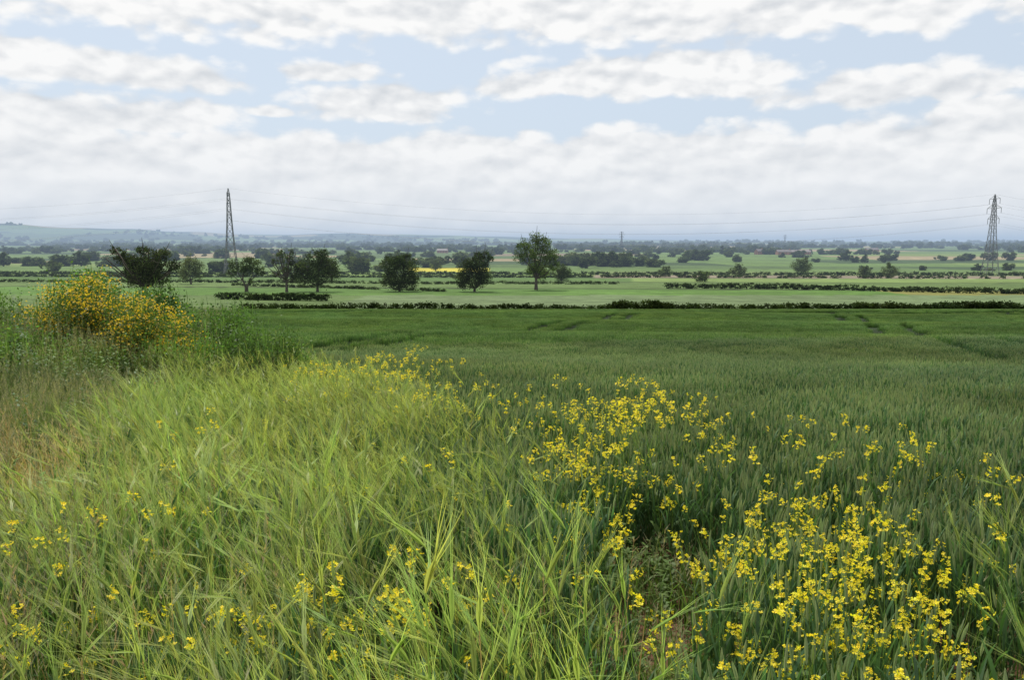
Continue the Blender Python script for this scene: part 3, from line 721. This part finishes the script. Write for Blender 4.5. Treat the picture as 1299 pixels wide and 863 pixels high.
clouds = [(110,86,205,27),(225,92,80,18),(100,147,190,30),(420,92,76,17),(480,135,112,30),(690,108,88,27),(800,100,158,35),(880,108,128,29),
          (1150,112,165,29),(1240,150,118,30),(352,142,28,10)]
F = None
for u, v, ru, rv in clouds:
    a0 = math.atan((u-649.5)/1010); e0 = math.tan(math.atan((431.5-v)/1010)-math.radians(6.86)); ca = math.cos(a0)
    dx = mth('MULTIPLY', mth('SUBTRACT', az, a0), 1010/ru*.97); dy = mth('MULTIPLY', mth('SUBTRACT', el, e0*ca), 1010/rv)
    dy = mth('MAXIMUM', dy, mth('MULTIPLY', dy, -1.5))
    f = mth('SUBTRACT', 1, mth('SQRT', mth('ADD', mth('MULTIPLY', dx, dx), mth('MULTIPLY', dy, dy))))
    F = f if F is None else mth('MAXIMUM', F, f)
bank = mth('MULTIPLY', mth('SUBTRACT', mth('ADD', .110, mth('MULTIPLY', n0, .055)), el), 34)
top = mth('MULTIPLY', mth('SUBTRACT', el, mth('ADD', .206, mth('MULTIPLY', n0, .06))), 24)
F = mth('MAXIMUM', mth('MAXIMUM', F, -.52), mth('MAXIMUM', mth('MINIMUM', bank, 1.6), mth('MINIMUM', top, 1.0)))
F = mth('ADD', F, mth('MULTIPLY', mth('SUBTRACT', n1, .5), 2.1))
mr = N.new('ShaderNodeMapRange'); mr.interpolation_type = 'SMOOTHSTEP'; mr.inputs[1].default_value = -.24; mr.inputs[2].default_value = .26
L.new(F, mr.inputs[0]); cov = mr.outputs[0]
con = mth('ADD', .3, mth('MULTIPLY', mth('SUBTRACT', el, .06), 7, clamp=True), clamp=True)
rel = mth('SUBTRACT', mth('MULTIPLY', mth('SUBTRACT', n1, n2), 3.2), mth('MULTIPLY', mth('SUBTRACT', n3, .45), 1.2))
lit = mth('ADD', .74, mth('MULTIPLY', rel, con), clamp=True)
cm = N.new('ShaderNodeMix'); cm.data_type = 'RGBA'; L.new(lit, cm.inputs['Factor'])
cm.inputs[6].default_value = (.70, .725, .755, 1); cm.inputs[7].default_value = (.99, .985, .975, 1)
sky = N.new('ShaderNodeTexSky'); sky.sky_type = 'NISHITA'; sky.sun_disc = False
sky.sun_elevation = SUN_EL; sky.sun_rotation = SUN_AZ
sky.air_density = 1; sky.dust_density = 1.5
b1 = N.new('ShaderNodeBackground'); b1.inputs['Strength'].default_value = .12; L.new(sky.outputs[0], b1.inputs[0])
b3 = N.new('ShaderNodeBackground'); b3.inputs['Color'].default_value = (.69, .78, .885, 1); b3.inputs['Strength'].default_value = 1.0
mv = N.new('ShaderNodeMixShader'); mv.inputs[0].default_value = .78; L.new(b1.outputs[0], mv.inputs[1]); L.new(b3.outputs[0], mv.inputs[2])
b2 = N.new('ShaderNodeBackground'); L.new(cm.outputs[2], b2.inputs[0]); b2.inputs['Strength'].default_value = 1.0
ms = N.new('ShaderNodeMixShader'); L.new(cov, ms.inputs[0]); L.new(mv.outputs[0], ms.inputs[1]); L.new(b2.outputs[0], ms.inputs[2])
o = N.new('ShaderNodeOutputWorld'); L.new(ms.outputs[0], o.inputs[0])

sd = bpy.data.lights.new('sun', 'SUN'); sd.energy = 4.4; sd.angle = math.radians(1.5); sd.color = (1, .96, .88)
so = bpy.data.objects.new('sun', sd); scene.collection.objects.link(so)
dirv = Vector((math.sin(SUN_AZ)*math.cos(SUN_EL), math.cos(SUN_AZ)*math.cos(SUN_EL), math.sin(SUN_EL)))
so.rotation_euler = dirv.to_track_quat('Z', 'Y').to_euler(); so.location = (0, 0, 50)

cd = bpy.data.cameras.new('camera'); cd.sensor_width = 36; cd.lens = 28; cd.clip_end = 40000; cd.clip_start = .05
co = bpy.data.objects.new('camera', cd); scene.collection.objects.link(co)
co.location = (0, 0, 1.7); co.rotation_euler = (math.radians(90-6.86), 0, 0)
scene.camera = co
print('DONE')
